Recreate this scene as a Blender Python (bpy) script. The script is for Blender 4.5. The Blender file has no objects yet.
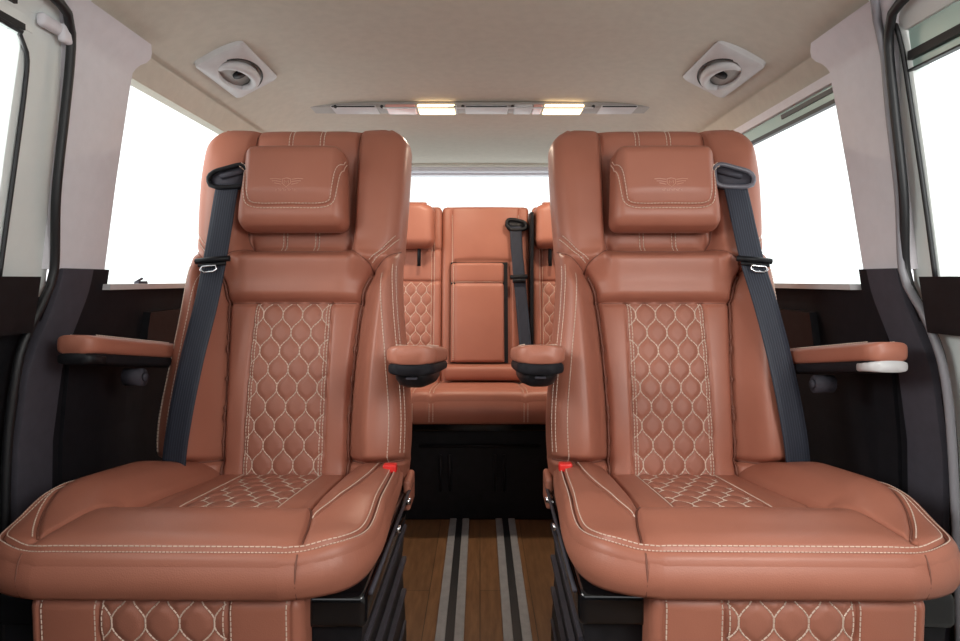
import bpy, math, random
import numpy as np
random.seed(4); np.random.seed(4)
C = bpy.context.scene
COL = C.collection
CAMZ = 0.80            # camera height above the floor; depths are measured along +Y from the camera

# ------------------------------------------------------------------ materials
MATS = {}
def newmat(name):
    m = bpy.data.materials.new(name); m.use_nodes = True
    nt = m.node_tree; bs = nt.nodes['Principled BSDF']
    MATS[name] = m
    return m, nt, bs
def inp(bs, k, v):
    if k in bs.inputs: bs.inputs[k].default_value = v
def ramp_noise(nt, scale, c0, c1, detail=4, lo=.35, hi=.65, stretch=None, rough=.55):
    tc = nt.nodes.new('ShaderNodeTexCoord'); no = nt.nodes.new('ShaderNodeTexNoise')
    no.inputs['Scale'].default_value = scale; no.inputs['Detail'].default_value = detail
    no.inputs['Roughness'].default_value = rough
    src = tc.outputs['Object']
    if stretch:
        mp = nt.nodes.new('ShaderNodeMapping'); mp.inputs['Scale'].default_value = stretch
        nt.links.new(src, mp.inputs['Vector']); src = mp.outputs['Vector']
    nt.links.new(src, no.inputs['Vector'])
    cr = nt.nodes.new('ShaderNodeValToRGB')
    cr.color_ramp.elements[0].position = lo; cr.color_ramp.elements[1].position = hi
    cr.color_ramp.elements[0].color = (*c0, 1); cr.color_ramp.elements[1].color = (*c1, 1)
    nt.links.new(no.outputs['Fac'], cr.inputs['Fac'])
    return src, no, cr
def bump(nt, bs, height, strength, dist):
    b = nt.nodes.new('ShaderNodeBump'); b.inputs['Strength'].default_value = strength
    b.inputs['Distance'].default_value = dist
    nt.links.new(height, b.inputs['Height']); nt.links.new(b.outputs['Normal'], bs.inputs['Normal'])
def leather(name, c0, c1, rough=.47, perf=False):
    m, nt, bs = newmat(name)
    src, no, cr = ramp_noise(nt, 5, c0, c1, 3)
    nt.links.new(cr.outputs['Color'], bs.inputs['Base Color'])
    inp(bs, 'Roughness', rough); inp(bs, 'Specular IOR Level', .42)
    v = nt.nodes.new('ShaderNodeTexVoronoi'); v.inputs['Scale'].default_value = 520
    n2 = nt.nodes.new('ShaderNodeTexNoise'); n2.inputs['Scale'].default_value = 14; n2.inputs['Detail'].default_value = 2
    nt.links.new(src, v.inputs['Vector']); nt.links.new(src, n2.inputs['Vector'])
    ad = nt.nodes.new('ShaderNodeMath'); ad.operation = 'MULTIPLY_ADD'; ad.inputs[1].default_value = 4.0
    nt.links.new(n2.outputs['Fac'], ad.inputs[0]); nt.links.new(v.outputs['Distance'], ad.inputs[2])
    bump(nt, bs, ad.outputs[0], .2, .0006)
    return m
def plain(name, col, rough=.5, metal=0., noise=.0, spec=.5, bumpy=None):
    m, nt, bs = newmat(name)
    c1 = tuple(min(1, c * (1 + noise)) for c in col); c0 = tuple(c * (1 - noise) for c in col)
    src, no, cr = ramp_noise(nt, 40, c0, c1)
    nt.links.new(cr.outputs['Color'], bs.inputs['Base Color'])
    inp(bs, 'Roughness', rough); inp(bs, 'Metallic', metal); inp(bs, 'Specular IOR Level', spec)
    if bumpy:
        n2 = nt.nodes.new('ShaderNodeTexNoise'); n2.inputs['Scale'].default_value = bumpy[0]
        nt.links.new(src, n2.inputs['Vector']); bump(nt, bs, n2.outputs['Fac'], bumpy[1], .001)
    return m
def emit(name, col, st):
    m, nt, bs = newmat(name)
    inp(bs, 'Base Color', (*col, 1)); inp(bs, 'Emission Color', (*col, 1)); inp(bs, 'Emission Strength', st)
    return m
LEA = leather('tan_leather', (.350, .128, .084), (.392, .147, .097), .42)
LEA_Q = leather('tan_perforated_leather', (.325, .122, .082), (.365, .141, .095), .5)
THR = plain('cream_thread', (.66, .52, .43), .7, noise=.08)
THRD = plain('brown_thread', (.20, .075, .05), .7)
BLK = plain('black_plastic', (.010, .010, .012), .45, noise=.2, spec=.22)
GLS = plain('gloss_black', (.006, .006, .007), .12, spec=.5)
TRIM = plain('charcoal_trim', (.012, .0112, .014), .65, noise=.1, spec=.14, bumpy=(700, .3))
TRIM2 = plain('slate_trim', (.058, .054, .068), .6, noise=.06, spec=.2, bumpy=(700, .3))
LIL = plain('pale_lilac_trim', (.72, .70, .745), .6, noise=.02, spec=.3)
WHT = plain('white_paint', (.74, .78, .77), .3, noise=.01)
HEAD = plain('beige_headliner', (.585, .545, .475), .95, noise=.03, spec=.1, bumpy=(500, .35))
PLG = plain('light_grey_plastic', (.55, .54, .55), .4, noise=.03)
GREYG = plain('slate_grey_plastic', (.13, .125, .15), .35)
SIL = plain('grey_door_edge', (.24, .235, .26), .4)  # lightened grey, imitates light falling on the door pillar edge
SEAL = plain('black_rubber', (.01, .01, .012), .5)
CHR = plain('chrome', (.75, .75, .78), .15, 1.0)
ALU = plain('brushed_aluminium', (.26, .255, .26), .4, .0, noise=.1)
RED = plain('red_button', (.75, .03, .025), .35)
REDL = plain('pink_lamp_lens', (.70, .36, .32), .2)
GREY = plain('console_grey', (.34, .32, .30), .5, noise=.05)
LAMP = emit('warm_lamp_lens', (1.0, .74, .42), 2.6)
# belt webbing, fine ribs along the strap
m, nt, bs = newmat('belt_webbing'); WEB = m
uv = nt.nodes.new('ShaderNodeUVMap'); wv = nt.nodes.new('ShaderNodeTexWave')
wv.inputs['Scale'].default_value = 3.2; wv.bands_direction = 'X'; wv.inputs['Distortion'].default_value = .3
nt.links.new(uv.outputs['UV'], wv.inputs['Vector'])
cr = nt.nodes.new('ShaderNodeValToRGB'); cr.color_ramp.elements[0].color = (.020, .022, .032, 1); cr.color_ramp.elements[1].color = (.045, .050, .070, 1)
nt.links.new(wv.outputs['Fac'], cr.inputs['Fac']); nt.links.new(cr.outputs['Color'], bs.inputs['Base Color'])
inp(bs, 'Roughness', .5); inp(bs, 'Specular IOR Level', .25); bump(nt, bs, wv.outputs['Fac'], .4, .001)
# wood floor
m, nt, bs = newmat('wood_planks'); WOOD = m
src, no, cr = ramp_noise(nt, 9, (.120, .054, .021), (.235, .118, .052), 8, .3, .72, (9, 1.0, 1), .65)
br = nt.nodes.new('ShaderNodeTexBrick'); br.inputs['Scale'].default_value = 1
br.inputs['Brick Width'].default_value = 1.1; br.inputs['Row Height'].default_value = .13; br.inputs['Mortar Size'].default_value = .0012
br.inputs['Color1'].default_value = (1, 1, 1, 1); br.inputs['Color2'].default_value = (.78, .78, .78, 1); br.inputs['Mortar'].default_value = (.3, .3, .3, 1)
tc = nt.nodes.new('ShaderNodeTexCoord'); mp = nt.nodes.new('ShaderNodeMapping'); mp.inputs['Rotation'].default_value = (0, 0, math.pi / 2)
nt.links.new(tc.outputs['Object'], mp.inputs['Vector']); nt.links.new(mp.outputs['Vector'], br.inputs['Vector'])
mx = nt.nodes.new('ShaderNodeMix'); mx.data_type = 'RGBA'; mx.blend_type = 'MULTIPLY'; mx.inputs['Factor'].default_value = 1
nt.links.new(cr.outputs['Color'], mx.inputs['A']); nt.links.new(br.outputs['Color'], mx.inputs['B'])
nt.links.new(mx.outputs['Result'], bs.inputs['Base Color']); inp(bs, 'Roughness', .38)
# window glass (thin, faint green)
m, nt, bs = newmat('window_glass'); GLA = m
out = nt.nodes['Material Output']; tr = nt.nodes.new('ShaderNodeBsdfTransparent'); tr.inputs['Color'].default_value = (.96, .985, .975, 1)
gl = nt.nodes.new('ShaderNodeBsdfGlossy'); gl.inputs['Roughness'].default_value = .02
ms = nt.nodes.new('ShaderNodeMixShader')
ms.inputs[0].default_value = .04; nt.links.new(tr.outputs[0], ms.inputs[1]); nt.links.new(gl.outputs[0], ms.inputs[2])
nt.links.new(ms.outputs[0], out.inputs['Surface'])
m, nt, bs = newmat('green_tinted_band'); GRN = m
inp(bs, 'Base Color', (.42, .58, .53, 1)); inp(bs, 'Roughness', .25)

# ------------------------------------------------------------------ mesh helpers
def ss(a, b, x):
    t = np.clip((x - a) / (b - a), 0, 1); return t * t * (3 - 2 * t)
class MB:
    def __init__(s): s.v = []; s.f = []; s.n = 0; s.uv = None
    def add(s, v, f):
        v = np.asarray(v, float).reshape(-1, 3)
        s.v.append(v); s.f += [tuple(int(i) + s.n for i in q) for q in f]; s.n += len(v)
        return s
    def box(s, x0, x1, y0, y1, z0, z1, bev=0.0, top=None):
        if bev <= 0: 
            v = [(x, y, z) for z in (z0, z1) for y in (y0, y1) for x in (x0, x1)]
            return s.add(v, [(0, 2, 3, 1), (4, 5, 7, 6), (0, 1, 5, 4), (2, 6, 7, 3), (0, 4, 6, 2), (1, 3, 7, 5)])
        # rounded box: loops of a rounded rectangle
        c = np.array([(x0 + x1) / 2, (y0 + y1) / 2]); hx, hy = (x1 - x0) / 2, (y1 - y0) / 2
        b = min(bev, hx * .99, hy * .99, (z1 - z0) * .49)
        def loop(off, z):
            r = max(b - off, 1e-4); pts = []
            for q in range(4):
                cx = (hx - b) * (1 if q in (0, 3) else -1); cy = (hy - b) * (1 if q in (0, 1) else -1)
                for k in range(5):
                    a = (q + k / 4) * math.pi / 2
                    pts.append((c[0] + cx + r * math.cos(a), c[1] + cy + r * math.sin(a), z))
            return pts
        L = [loop(b * (1 - math.sin(a)), z0 + b * (1 - math.cos(a))) for a in np.linspace(0, math.pi / 2, 5)]
        L += [loop(b * (1 - math.sin(a)), z1 - b * (1 - math.cos(a))) for a in np.linspace(math.pi / 2, 0, 5)]
        return s.loft(L, cap=True)
    def loft(s, L, cap=True, close=False):
        n = len(L[0]); f = []
        for i in range(len(L) - 1):
            for j in range(n):
                k = (j + 1) % n
                f.append((i * n + j, i * n + k, (i + 1) * n + k, (i + 1) * n + j))
        if close:
            i = len(L) - 1
            for j in range(n):
                k = (j + 1) % n
                f.append((i * n + j, i * n + k, k, j))
        elif cap:
            f.append(tuple(range(n))[::-1]); f.append(tuple(range((len(L) - 1) * n, len(L) * n)))
        return s.add(np.array(L).reshape(-1, 3), f)
    def tube(s, pts, r, seg=8, closed=False):
        P = np.asarray(pts, float); n = len(P); L = []
        a = None
        for i in range(n):
            if closed: t = P[(i + 1) % n] - P[i - 1]
            else: t = P[min(i + 1, n - 1)] - P[max(i - 1, 0)]
            t = t / (np.linalg.norm(t) + 1e-9)
            if a is None:
                a = np.cross(t, [0, 0, 1.0])
                if np.linalg.norm(a) < .1: a = np.cross(t, [0, 1.0, 0])
            a = a - t * (a @ t); a /= np.linalg.norm(a); b = np.cross(t, a)
            rr = r[i] if hasattr(r, '__len__') else r
            L.append([P[i] + rr * (math.cos(q) * a + math.sin(q) * b) for q in np.linspace(0, 2 * math.pi, seg, endpoint=False)])
        return s.loft(L, cap=not closed, close=closed)
    def ribbon(s, pts, nrm, w, th=.0014):
        """flat strap along pts, with width direction = tangent x normal"""
        P = np.asarray(pts, float); n = len(P); L = []
        nr = np.asarray(nrm, float)
        if nr.ndim == 1: nr = np.tile(nr, (n, 1))
        for i in range(n):
            t = P[min(i + 1, n - 1)] - P[max(i - 1, 0)]; t /= np.linalg.norm(t)
            sd = np.cross(t, nr[i]); sd /= np.linalg.norm(sd); nn = np.cross(sd, t)
            L.append([P[i] + sd * w * q / 2 + nn * th * h for q, h in ((-1, 0), (-.96, 1), (-.5, 1), (0, 1), (.5, 1), (.96, 1), (1, 0), (.96, -1), (0, -1), (-.96, -1))])
        s.loft(L)
        q = [0, .04, .5, 1, 1.5, 1.96, 2, 1.96, 1, .04]
        s.uv = np.array([(q[k] / 2, i * .02) for i in range(n) for k in range(10)])
        return s
    def build(s, name, mat, parent=None, flip=False, smooth=True, offset=None, kind=None):
        v = np.concatenate(s.v) if s.v else np.zeros((0, 3))
        if offset is not None: v = v - np.asarray(offset)
        me = bpy.data.meshes.new(name)
        F = [q[::-1] for q in s.f] if flip else s.f
        me.from_pydata(v.tolist(), [], F); me.update()
        if s.uv is not None:
            ul = me.uv_layers.new(name='UVMap'); li = np.zeros(len(me.loops), int); me.loops.foreach_get('vertex_index', li)
            ul.data.foreach_set('uv', s.uv[li].ravel())
        me.materials.append(mat)
        if smooth: me.shade_smooth()
        o = bpy.data.objects.new(name, me); COL.objects.link(o)
        if parent: o.parent = parent
        if smooth == 'auto': 
            me.set_sharp_from_angle(angle=math.radians(38))
        if kind: o['kind'] = kind
        return o
def mirror(mb, sgn):
    for a in mb.v: a[:, 0] *= sgn
    return mb
def empty(name, loc, label=None, cat=None, group=None):
    o = bpy.data.objects.new(name, None); COL.objects.link(o); o.location = loc; o.empty_display_size = .1
    if label: o['label'] = label
    if cat: o['category'] = cat
    if group: o['group'] = group
    return o
def tag(o, label, cat, group=None):
    o['label'] = label; o['category'] = cat
    if group: o['group'] = group
    return o

def crom(P, step=.004, closed=False):
    P = np.asarray(P, float)
    if len(P) == 2:
        n = max(2, int(np.linalg.norm(P[1] - P[0]) / step)); return P[0] + (P[1] - P[0]) * np.linspace(0, 1, n + 1)[:, None]
    Q = np.vstack([2 * P[0] - P[1], P, 2 * P[-1] - P[-2]]); out = []
    for i in range(1, len(Q) - 2):
        a, b, c, d = Q[i - 1:i + 3]; n = max(1, int(np.linalg.norm(c - b) / step))
        for t in np.linspace(0, 1, n, endpoint=False):
            out.append(.5 * ((2 * b) + (-a + c) * t + (2 * a - 5 * b + 4 * c - d) * t * t + (-a + 3 * b - 3 * c + d) * t ** 3))
    out.append(P[-1]); return np.array(out)
def segdist(x, v, P):
    """distance from points to a polyline"""
    d = np.full(x.shape, 9.0)
    for a, b in zip(P[:-1], P[1:]):
        ab = b - a; L = max(ab @ ab, 1e-12)
        t = np.clip(((x - a[0]) * ab[0] + (v - a[1]) * ab[1]) / L, 0, 1)
        d = np.minimum(d, np.hypot(x - a[0] - t * ab[0], v - a[1] - t * ab[1]))
    return d
def thin(P, step):
    """resample a polyline"""
    s = np.r_[0, np.cumsum(np.linalg.norm(np.diff(P, axis=0), axis=1))]
    n = max(2, int(round(s[-1] / step)) + 1); q = np.linspace(0, s[-1], n)
    return np.stack([np.interp(q, s, P[:, k]) for k in range(P.shape[1])], 1)

class Surf:
    """an upholstered body: a heightfield over an outline, rounded edges, a side wall and a back"""
    def __init__(s, O, ex, ev, en, v0, v1, w, H, R=.03, nu=120, nv=160, back=-.1, k=.35, bulge=.0, seams=(), warp=None, tuck=0., Rt=None):
        s.O, s.ex, s.ev, s.en = [np.asarray(a, float) for a in (O, ex, ev, en)]
        s.v0, s.v1, s.w, s.H, s.R, s.nu, s.nv, s.back, s.k, s.bulge, s.tuck = v0, v1, w, H, R, nu, nv, back, k, bulge, tuck
        s.seams = [(thin(np.asarray(P, float), .012), g, wd) for P, g, wd in seams]
        vv = s.v0 + (s.v1 - s.v0) * s.wrp(np.linspace(0, 1, 90))
        r = np.stack([w(vv), vv], 1); l = np.stack([-w(vv), vv], 1)
        s.outline = np.vstack([l[:1], r, l[::-1]])
    def wrp(s, t): return t - s.k * np.sin(2 * np.pi * t) / (2 * np.pi)
    def h(s, x, v):
        x = np.asarray(x, float); v = np.asarray(v, float)
        e = segdist(x, v, s.outline)
        h = s.H(x, v)
        q = np.clip(1 - e / s.R, 0, 1); h = h - s.R * (1 - np.sqrt(np.clip(1 - q * q, 0, 1)))
        for P, g, wd in s.seams:
            d = segdist(x, v, P); h = h - g * np.exp(-(d / wd) ** 2) - g * .8 * np.exp(-d / (wd * 4))
        return h
    def p3(s, x, v, off=0.):
        x = np.atleast_1d(np.asarray(x, float)); v = np.atleast_1d(np.asarray(v, float)); h = s.h(x, v) + off
        return s.O + x[:, None] * s.ex + v[:, None] * s.ev + h[:, None] * s.en
    def meshes(s, region=None):
        u = 2 * s.wrp(np.linspace(0, 1, s.nu)) - 1; vv = s.v0 + (s.v1 - s.v0) * s.wrp(np.linspace(0, 1, s.nv))
        V, U = np.meshgrid(vv, u, indexing='ij'); X = U * s.w(vv)[:, None]
        x = X.ravel(); v = V.ravel(); P = s.p3(x, v)
        I = np.arange(s.nu * s.nv).reshape(s.nv, s.nu)
        F = np.stack([I[:-1, :-1], I[:-1, 1:], I[1:, 1:], I[1:, :-1]], -1).reshape(-1, 4)
        # side wall
        loop = np.r_[I[0, :], I[1:, -1], I[-1, -2::-1], I[-2:0:-1, 0]]
        n = len(loop); hx = s.h(x[loop], v[loop]); cx, cv = 0, (s.v0 + s.v1) / 2
        nx = np.roll(v[loop], -1) - np.roll(v[loop], 1); nv_ = -(np.roll(x[loop], -1) - np.roll(x[loop], 1))
        ln = np.hypot(nx, nv_) + 1e-9; nx, nv_ = nx / ln, nv_ / ln
        for _ in range(6):
            nx = (np.roll(nx, 1) + nx + np.roll(nx, -1)) / 3; nv_ = (np.roll(nv_, 1) + nv_ + np.roll(nv_, -1)) / 3
        L = []
        for t in (0, .12, .3, .5, .7, .88, 1.0):
            b = s.bulge * math.sin(math.pi * t) - s.tuck * t * t
            hh = hx * (1 - t) + s.back * t
            L.append(s.O + (x[loop] + nx * b)[:, None] * s.ex + (v[loop] + nv_ * b)[:, None] * s.ev + hh[:, None] * s.en)
        sk = MB(); sk.loft([a.tolist() for a in L], cap=False)
        sk.f = [q[::-1] for q in sk.f]; sk.f.append(tuple(range(6 * n, 7 * n))[::-1])
        xc = x[F].mean(1); vc = v[F].mean(1)
        rid = region(xc, vc) if region else np.zeros(len(F), int)
        out = {}
        for r in np.unique(rid):
            f = F[rid == r]; us, inv = np.unique(f, return_inverse=True)
            mb = MB(); mb.add(P[us], inv.reshape(-1, 4)); out[int(r)] = mb
        out.setdefault(0, MB()); nb = out[0]
        nb.add(sk.v[0], sk.f)
        return out

def stitches(mb, surf, P, off=0.0, dash=.0055, gap=.002, r=.0010, lift=.0006):
    P = thin(crom(P), .002)
    T = np.gradient(P, axis=0); T /= np.linalg.norm(T, axis=1)[:, None] + 1e-9
    P = P + np.stack([-T[:, 1], T[:, 0]], 1) * off
    P3 = surf.p3(P[:, 0], P[:, 1], lift); dashes(mb, P3, surf.en, dash, gap, r)
def dashes(mb, P3, en, dash=.0055, gap=.002, r=.0010):
    s = np.r_[0, np.cumsum(np.linalg.norm(np.diff(P3, axis=0), axis=1))]
    a = 0.0; rows = []
    f4 = [(0, 1, 5, 4), (1, 2, 6, 5), (2, 3, 7, 6), (3, 0, 4, 7), (3, 2, 1, 0), (4, 5, 6, 7)]
    while a < s[-1]:
        b = min(a + dash, s[-1])
        if b - a < .0008: break
        A = np.array([np.interp(a, s, P3[:, k]) for k in range(3)]); B = np.array([np.interp(b, s, P3[:, k]) for k in range(3)])
        t = B - A; L = np.linalg.norm(t)
        if L > 1e-5:
            t /= L; sd = np.cross(t, en); sd /= np.linalg.norm(sd) + 1e-9; nn = np.cross(sd, t)
            q = [sd * r, nn * r, -sd * r, -nn * r]
            mb.add([A + k for k in q] + [B + k for k in q], f4)
        a = b + gap

def pick(xs, ys): 
    xs = np.array(xs, float); ys = np.array(ys, float)
    return lambda v: np.interp(v, xs, ys)
def smooth_pick(xs, ys):
    """monotone-ish smooth interpolation"""
    P = crom(np.stack([xs, ys], 1), .003); 
    o = np.argsort(P[:, 0]); P = P[o]
    return lambda v: np.interp(v, P[:, 0], P[:, 1])

# quilting: staggered ogee cells
def q_line(k, q, a, r):
    c = np.cos(np.pi * q / r); c = np.sign(c) * np.abs(c) ** .85
    return (k + .5) * a / 2 + (-1) ** k * np.clip(.275 * a * c, -.247 * a, .247 * a)
def quilt_d(x, q, a, r, nmax=12):
    d = np.full(x.shape, 9.0)
    sl = np.abs(np.cos(np.pi * q / r)) < .88
    c = np.where(sl, 1 / np.sqrt(1 + (.275 * a * np.pi / r * np.sin(np.pi * q / r)) ** 2), 1)
    for k in range(-nmax, nmax + 1):
        d = np.minimum(d, np.abs(x - q_line(k, q, a, r)) * c)
    return d
def quilt_threads(mb, surf, hw, v0, v1, a, r, vorg=0, rad=.00115, hwf=None, ph=0):
    q = np.arange(v0, v1, .002)
    for k in range(-12, 13):
        x = q_line(k + 0, q - vorg, a, r); w = hwf(q) if hwf else np.full(q.shape, hw)
        ok = np.abs(x) < w - .002
        i = 0
        while i < len(q):
            if ok[i]:
                j = i
                while j + 1 < len(q) and ok[j + 1]: j += 1
                if j - i > 2:
                    P3 = surf.p3(x[i:j + 1], q[i:j + 1], .0004); dashes(mb, P3, surf.en, .006, .0012, rad)
                i = j + 1
            else: i += 1

# ------------------------------------------------------------------ front seats
ta = math.radians(13); TI = np.array([0, math.sin(ta), math.cos(ta)]); NI = np.array([0, -math.cos(ta), math.sin(ta)])
SX = .42
def build_seat(sg, label, base_label):
    org = np.array([sg * SX, 1.12, 0.0])
    root = empty('captain_seat', org, label, 'seat', 'quilted leather seats side by side in front')
    def bl(mb, name, mat, parent, smooth=True):
        mirror(mb, sg); return mb.build(name, mat, parent, flip=(sg < 0), smooth=smooth, offset=org)
    # ---------------- backrest
    T = .822
    def wB(t):
        w = smooth_pick([-.05, .02, .12, .25, .36, .46, .54, .64, .72, .83], [.248, .264, .268, .256, .244, .238, .241, .246, .248, .247])(t)
        rc = .058; q = np.clip((t - (T - rc)) / rc, 0, 1)
        return w - rc * (1 - np.sqrt(np.clip(1 - q * q, 0, 1)))
    inner = smooth_pick([-.06, .0, .12, .265, .394, .447, .50], [.137, .138, .137, .143, .156, .176, .20])
    def HB(x, t):
        ax = np.abs(x)
        low = 1 - ss(.42, .50, t)
        b = inner(t)
        bol = ss(b + .004, b + .056, ax) * .062 * low * (1 - .25 * ss(.2, .26, ax))
        bol = bol * ss(.0, .045, t)
        head = (1 - low)
        wing = .025 * (1 - .92 * ss(.66, .82, t)) * ss(.120, .142, ax) * head * (1 - .35 * ss(.19, .25, ax))
        wing = wing + head * .018 * ss(.50, .475, t)
        lum = .024 * ss(.372, .40, t) * (1 - ss(.47, .53, t)) * (1 - ss(.10, .2, ax))
        rec = -.024 * ss(.498, .515, t) * (1 - .8 * ss(.70, .80, t)) * (1 - ss(.115, .132, ax))
        top = -.012 * ss(.74, .82, t)
        bow = .010 * np.cos(np.clip(t / .4, 0, 1) * np.pi - np.pi / 2) * (ax < b)
        h = bol + wing + lum + rec + top + bow + .0
        qd = quilt_d(x, t - .350, .0445, .041)
        inq = (ax < .088) & (t < .379)
        h = h + np.where(inq, .0042 * (1 - np.exp(-(qd / .0065) ** 2)) , .003)
        return h
    tt = np.linspace(-.04, .447, 40)
    seams = []
    for s_ in (1, -1):
        seams.append((np.stack([s_ * inner(tt), tt], 1), .012, .0065))
        seams.append((np.array([(s_ * .176, .447), (s_ * .21, .478), (s_ * .238, .502), (s_ * .25, .512)]), .006, .004))
        seams.append((np.array([(s_ * .088, -.04), (s_ * .088, .379)]), .0035, .003))
        seams.append((np.array([(s_ * .118, .510), (s_ * .145, .487), (s_ * .172, .467), (s_ * .178, .450)]), .006, .004))
        seams.append((np.array([(s_ * .172, .467), (s_ * .21, .505), (s_ * .25, .55)]), .004, .003))
        seams.append((np.array([(s_ * .038, .505), (s_ * .038, .82)]), .003, .003))
        if s_ > 0: seams.append((crom([(-.127, .815), (-.127, .66), (-.126, .55), (-.118, .517), (-.095, .503), (0, .501), (.095, .503), (.118, .517), (.126, .55), (.127, .66), (.127, .815)], .01), .012, .0055))
        seams.append((np.array([(s_ * .142, .030), (s_ * .20, .026), (s_ * .27, .034)]), .016, .006))
    seams.append((np.array([(-.156, .379), (.156, .379)]), .008, .0045))
    B = Surf((SX, 1.375, CAMZ - .42), (1, 0, 0), TI, NI, -.04, T, wB, HB, R=.034, nu=210, nv=290, back=-.115, seams=seams, bulge=.006, tuck=.012)
    def reg(x, t):
        ax = np.abs(x); r = np.zeros(x.shape, int)
        b = inner(t)
        r[(ax > b) & (t < .447 + (ax - .176) * .9) & (x > 0)] = 3
        r[(ax > b) & (t < .447 + (ax - .176) * .9) & (x < 0)] = 4
        r[(t > .379) & (t < .501) & (ax < b) & (t < .501 - np.clip(ax - .10, 0, 1) * .55)] = 2
        r[(ax < .088) & (t < .379)] = 1
        return r
    mm = B.meshes(reg)
    back = bl(mm[0], 'backrest', LEA, root)
    bl(mm[1], 'quilted_panel', LEA_Q, back); bl(mm[2], 'shoulder_panel', LEA, back)
    bl(mm[3], 'side_bolster', LEA, back); bl(mm[4], 'side_bolster', LEA, back)
    st = MB()
    quilt_threads(st, B, .087, -.03, .377, .0445, .041, .350)
    for s_ in (1, -1):
        stitches(st, B, [(s_ * .088, -.03), (s_ * .088, .376)], .0045 * s_)
        stitches(st, B, [(s_ * .088, -.03), (s_ * .088, .376)], .0105 * s_)
        for o in (.0045, -.0045):
            stitches(st, B, [(s_ * .038, .506), (s_ * .038, .815)], o)
            stitches(st, B, [(s_ * .176, .470), (s_ * .205, .499), (s_ * .232, .531)], o)
        e = np.linspace(.0, .44, 30); stitches(st, B, np.stack([s_ * (wB(e) - .034), e], 1), 0)
    bl(st, 'stitching', THR, back, False)
    sm = MB()
    for s_ in (1, -1):
        P = thin(crom([(s_ * inner(a), a) for a in np.linspace(.0, .440, 24)]), .008); sm.tube(B.p3(P[:, 0], P[:, 1], .0085), .0024, 6)
        P = thin(crom([(s_ * .118, .510), (s_ * .145, .487), (s_ * .172, .467), (s_ * .178, .450)]), .006); sm.tube(B.p3(P[:, 0], P[:, 1], .0008), .0013, 6)
        P = thin(crom([(s_ * .176, .447), (s_ * .21, .478), (s_ * .240, .502)]), .006); sm.tube(B.p3(P[:, 0], P[:, 1], .0008), .0013, 6)
        P = thin(crom([(s_ * .145, .030), (s_ * .20, .026), (s_ * .262, .034)]), .006); sm.tube(B.p3(P[:, 0], P[:, 1], .002), .002, 6)
    P = thin(np.array([(-.155, .379), (.155, .379)]), .008); sm.tube(B.p3(P[:, 0], P[:, 1], .0015), .0013, 6)
    P = thin(crom([(-.127, .80), (-.127, .66), (-.126, .55), (-.118, .517), (-.095, .503), (0, .501), (.095, .503), (.118, .517), (.126, .55), (.127, .66), (.127, .80)], .006), .006); sm.tube(B.p3(P[:, 0], P[:, 1], .0015), .0015, 6)
    bl(sm, 'seam_line', THRD, back)
    # stitch rows down the side walls
    sw = MB()
    for s_ in (1, -1):
        for de in (.003, .010):
            e = np.linspace(.05, .46, 80); x = s_ * (wB(e) - de)
            dashes(sw, B.p3(x, e, .0006), np.array([s_ * .7, -.7, 0]))
    bl(sw, 'side_stitching', THR, back, False)
    # horizontal fold where the bolster ends
    # ---------------- headrest
    def wH(t):
        w = .119 - .008 * (t - .60) / .13
        rc = .020; q = np.clip((t - (.735 - rc)) / rc, 0, 1); w = w - rc * (1 - np.sqrt(np.clip(1 - q * q, 0, 1)))
        rc = .022; q = np.clip(((.548 + rc) - t) / rc, 0, 1); return w - rc * (1 - np.sqrt(np.clip(1 - q * q, 0, 1)))
    U = crom([(-.122, .692), (-.112, .686), (-.104, .666), (-.098, .612), (-.090, .596), (-.065, .590), (0, .590), (.065, .590), (.090, .596), (.098, .612), (.104, .666), (.112, .686), (.122, .692)], .005)
    def HH(x, t):
        return .010 * ss(.59, .63, t) * (1 - ss(.09, .12, np.abs(x))) - .010 * ss(.60, .55, t) + .004 * np.cos(x / .12)
    Hs = Surf(B.O + B.en * .088 - TI * .008, (1, 0, 0), TI, NI, .548, .735, wH, HH, R=.026, nu=120, nv=100, back=-.088, seams=[(U, .006, .004)], bulge=.004, tuck=.004)
    hr = bl(Hs.meshes()[0], 'headrest', LEA, root)
    st = MB(); stitches(st, Hs, U, .005); stitches(st, Hs, U, -.005)
    bl(st, 'stitching', THR, hr, False)
    # winged crest embossed on the headrest, with a line of tiny letters under it
    em = MB(); c = np.array([.004, .638])
    def st2(pts, r=.0007): em.tube(Hs.p3([p[0] * 1.15 + c[0] for p in pts], [p[1] * 1.15 + c[1] for p in pts], .0005), r * 1.2, 5)
    st2([(-.008, .007), (-.008, -.002), (0, -.009), (.008, -.002), (.008, .007), (0, .009), (-.008, .007)])
    st2([(-.004, -.002), (-.004, .004), (0, .0), (.004, .004), (.004, -.002)])
    for s_ in (1, -1):
        st2([(s_ * .010, .006), (s_ * .022, .008), (s_ * .032, .007)])
        st2([(s_ * .010, .001), (s_ * .020, .003), (s_ * .028, .003)])
        st2([(s_ * .010, -.004), (s_ * .018, -.002), (s_ * .023, -.001)])
    for k in range(9):
        x = -.018 + k * .0045
        st2([(x, -.0165), (x, -.0130), (x + .0025, -.0130)] if k % 2 else [(x + .0025, -.0135), (x, -.0145), (x + .0025, -.0165)], .0004)
    bl(em, 'winged_crest', LEM, hr, False)
    for xx in (-.05, .05):
        pass
    # ---------------- cushion
    wv = smooth_pick([.852, .857, .866, .883, .91, .95, 1.02, 1.12, 1.28, 1.40, 1.44], [.165, .188, .216, .245, .264, .274, .277, .272, .264, .252, .248])
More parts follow.
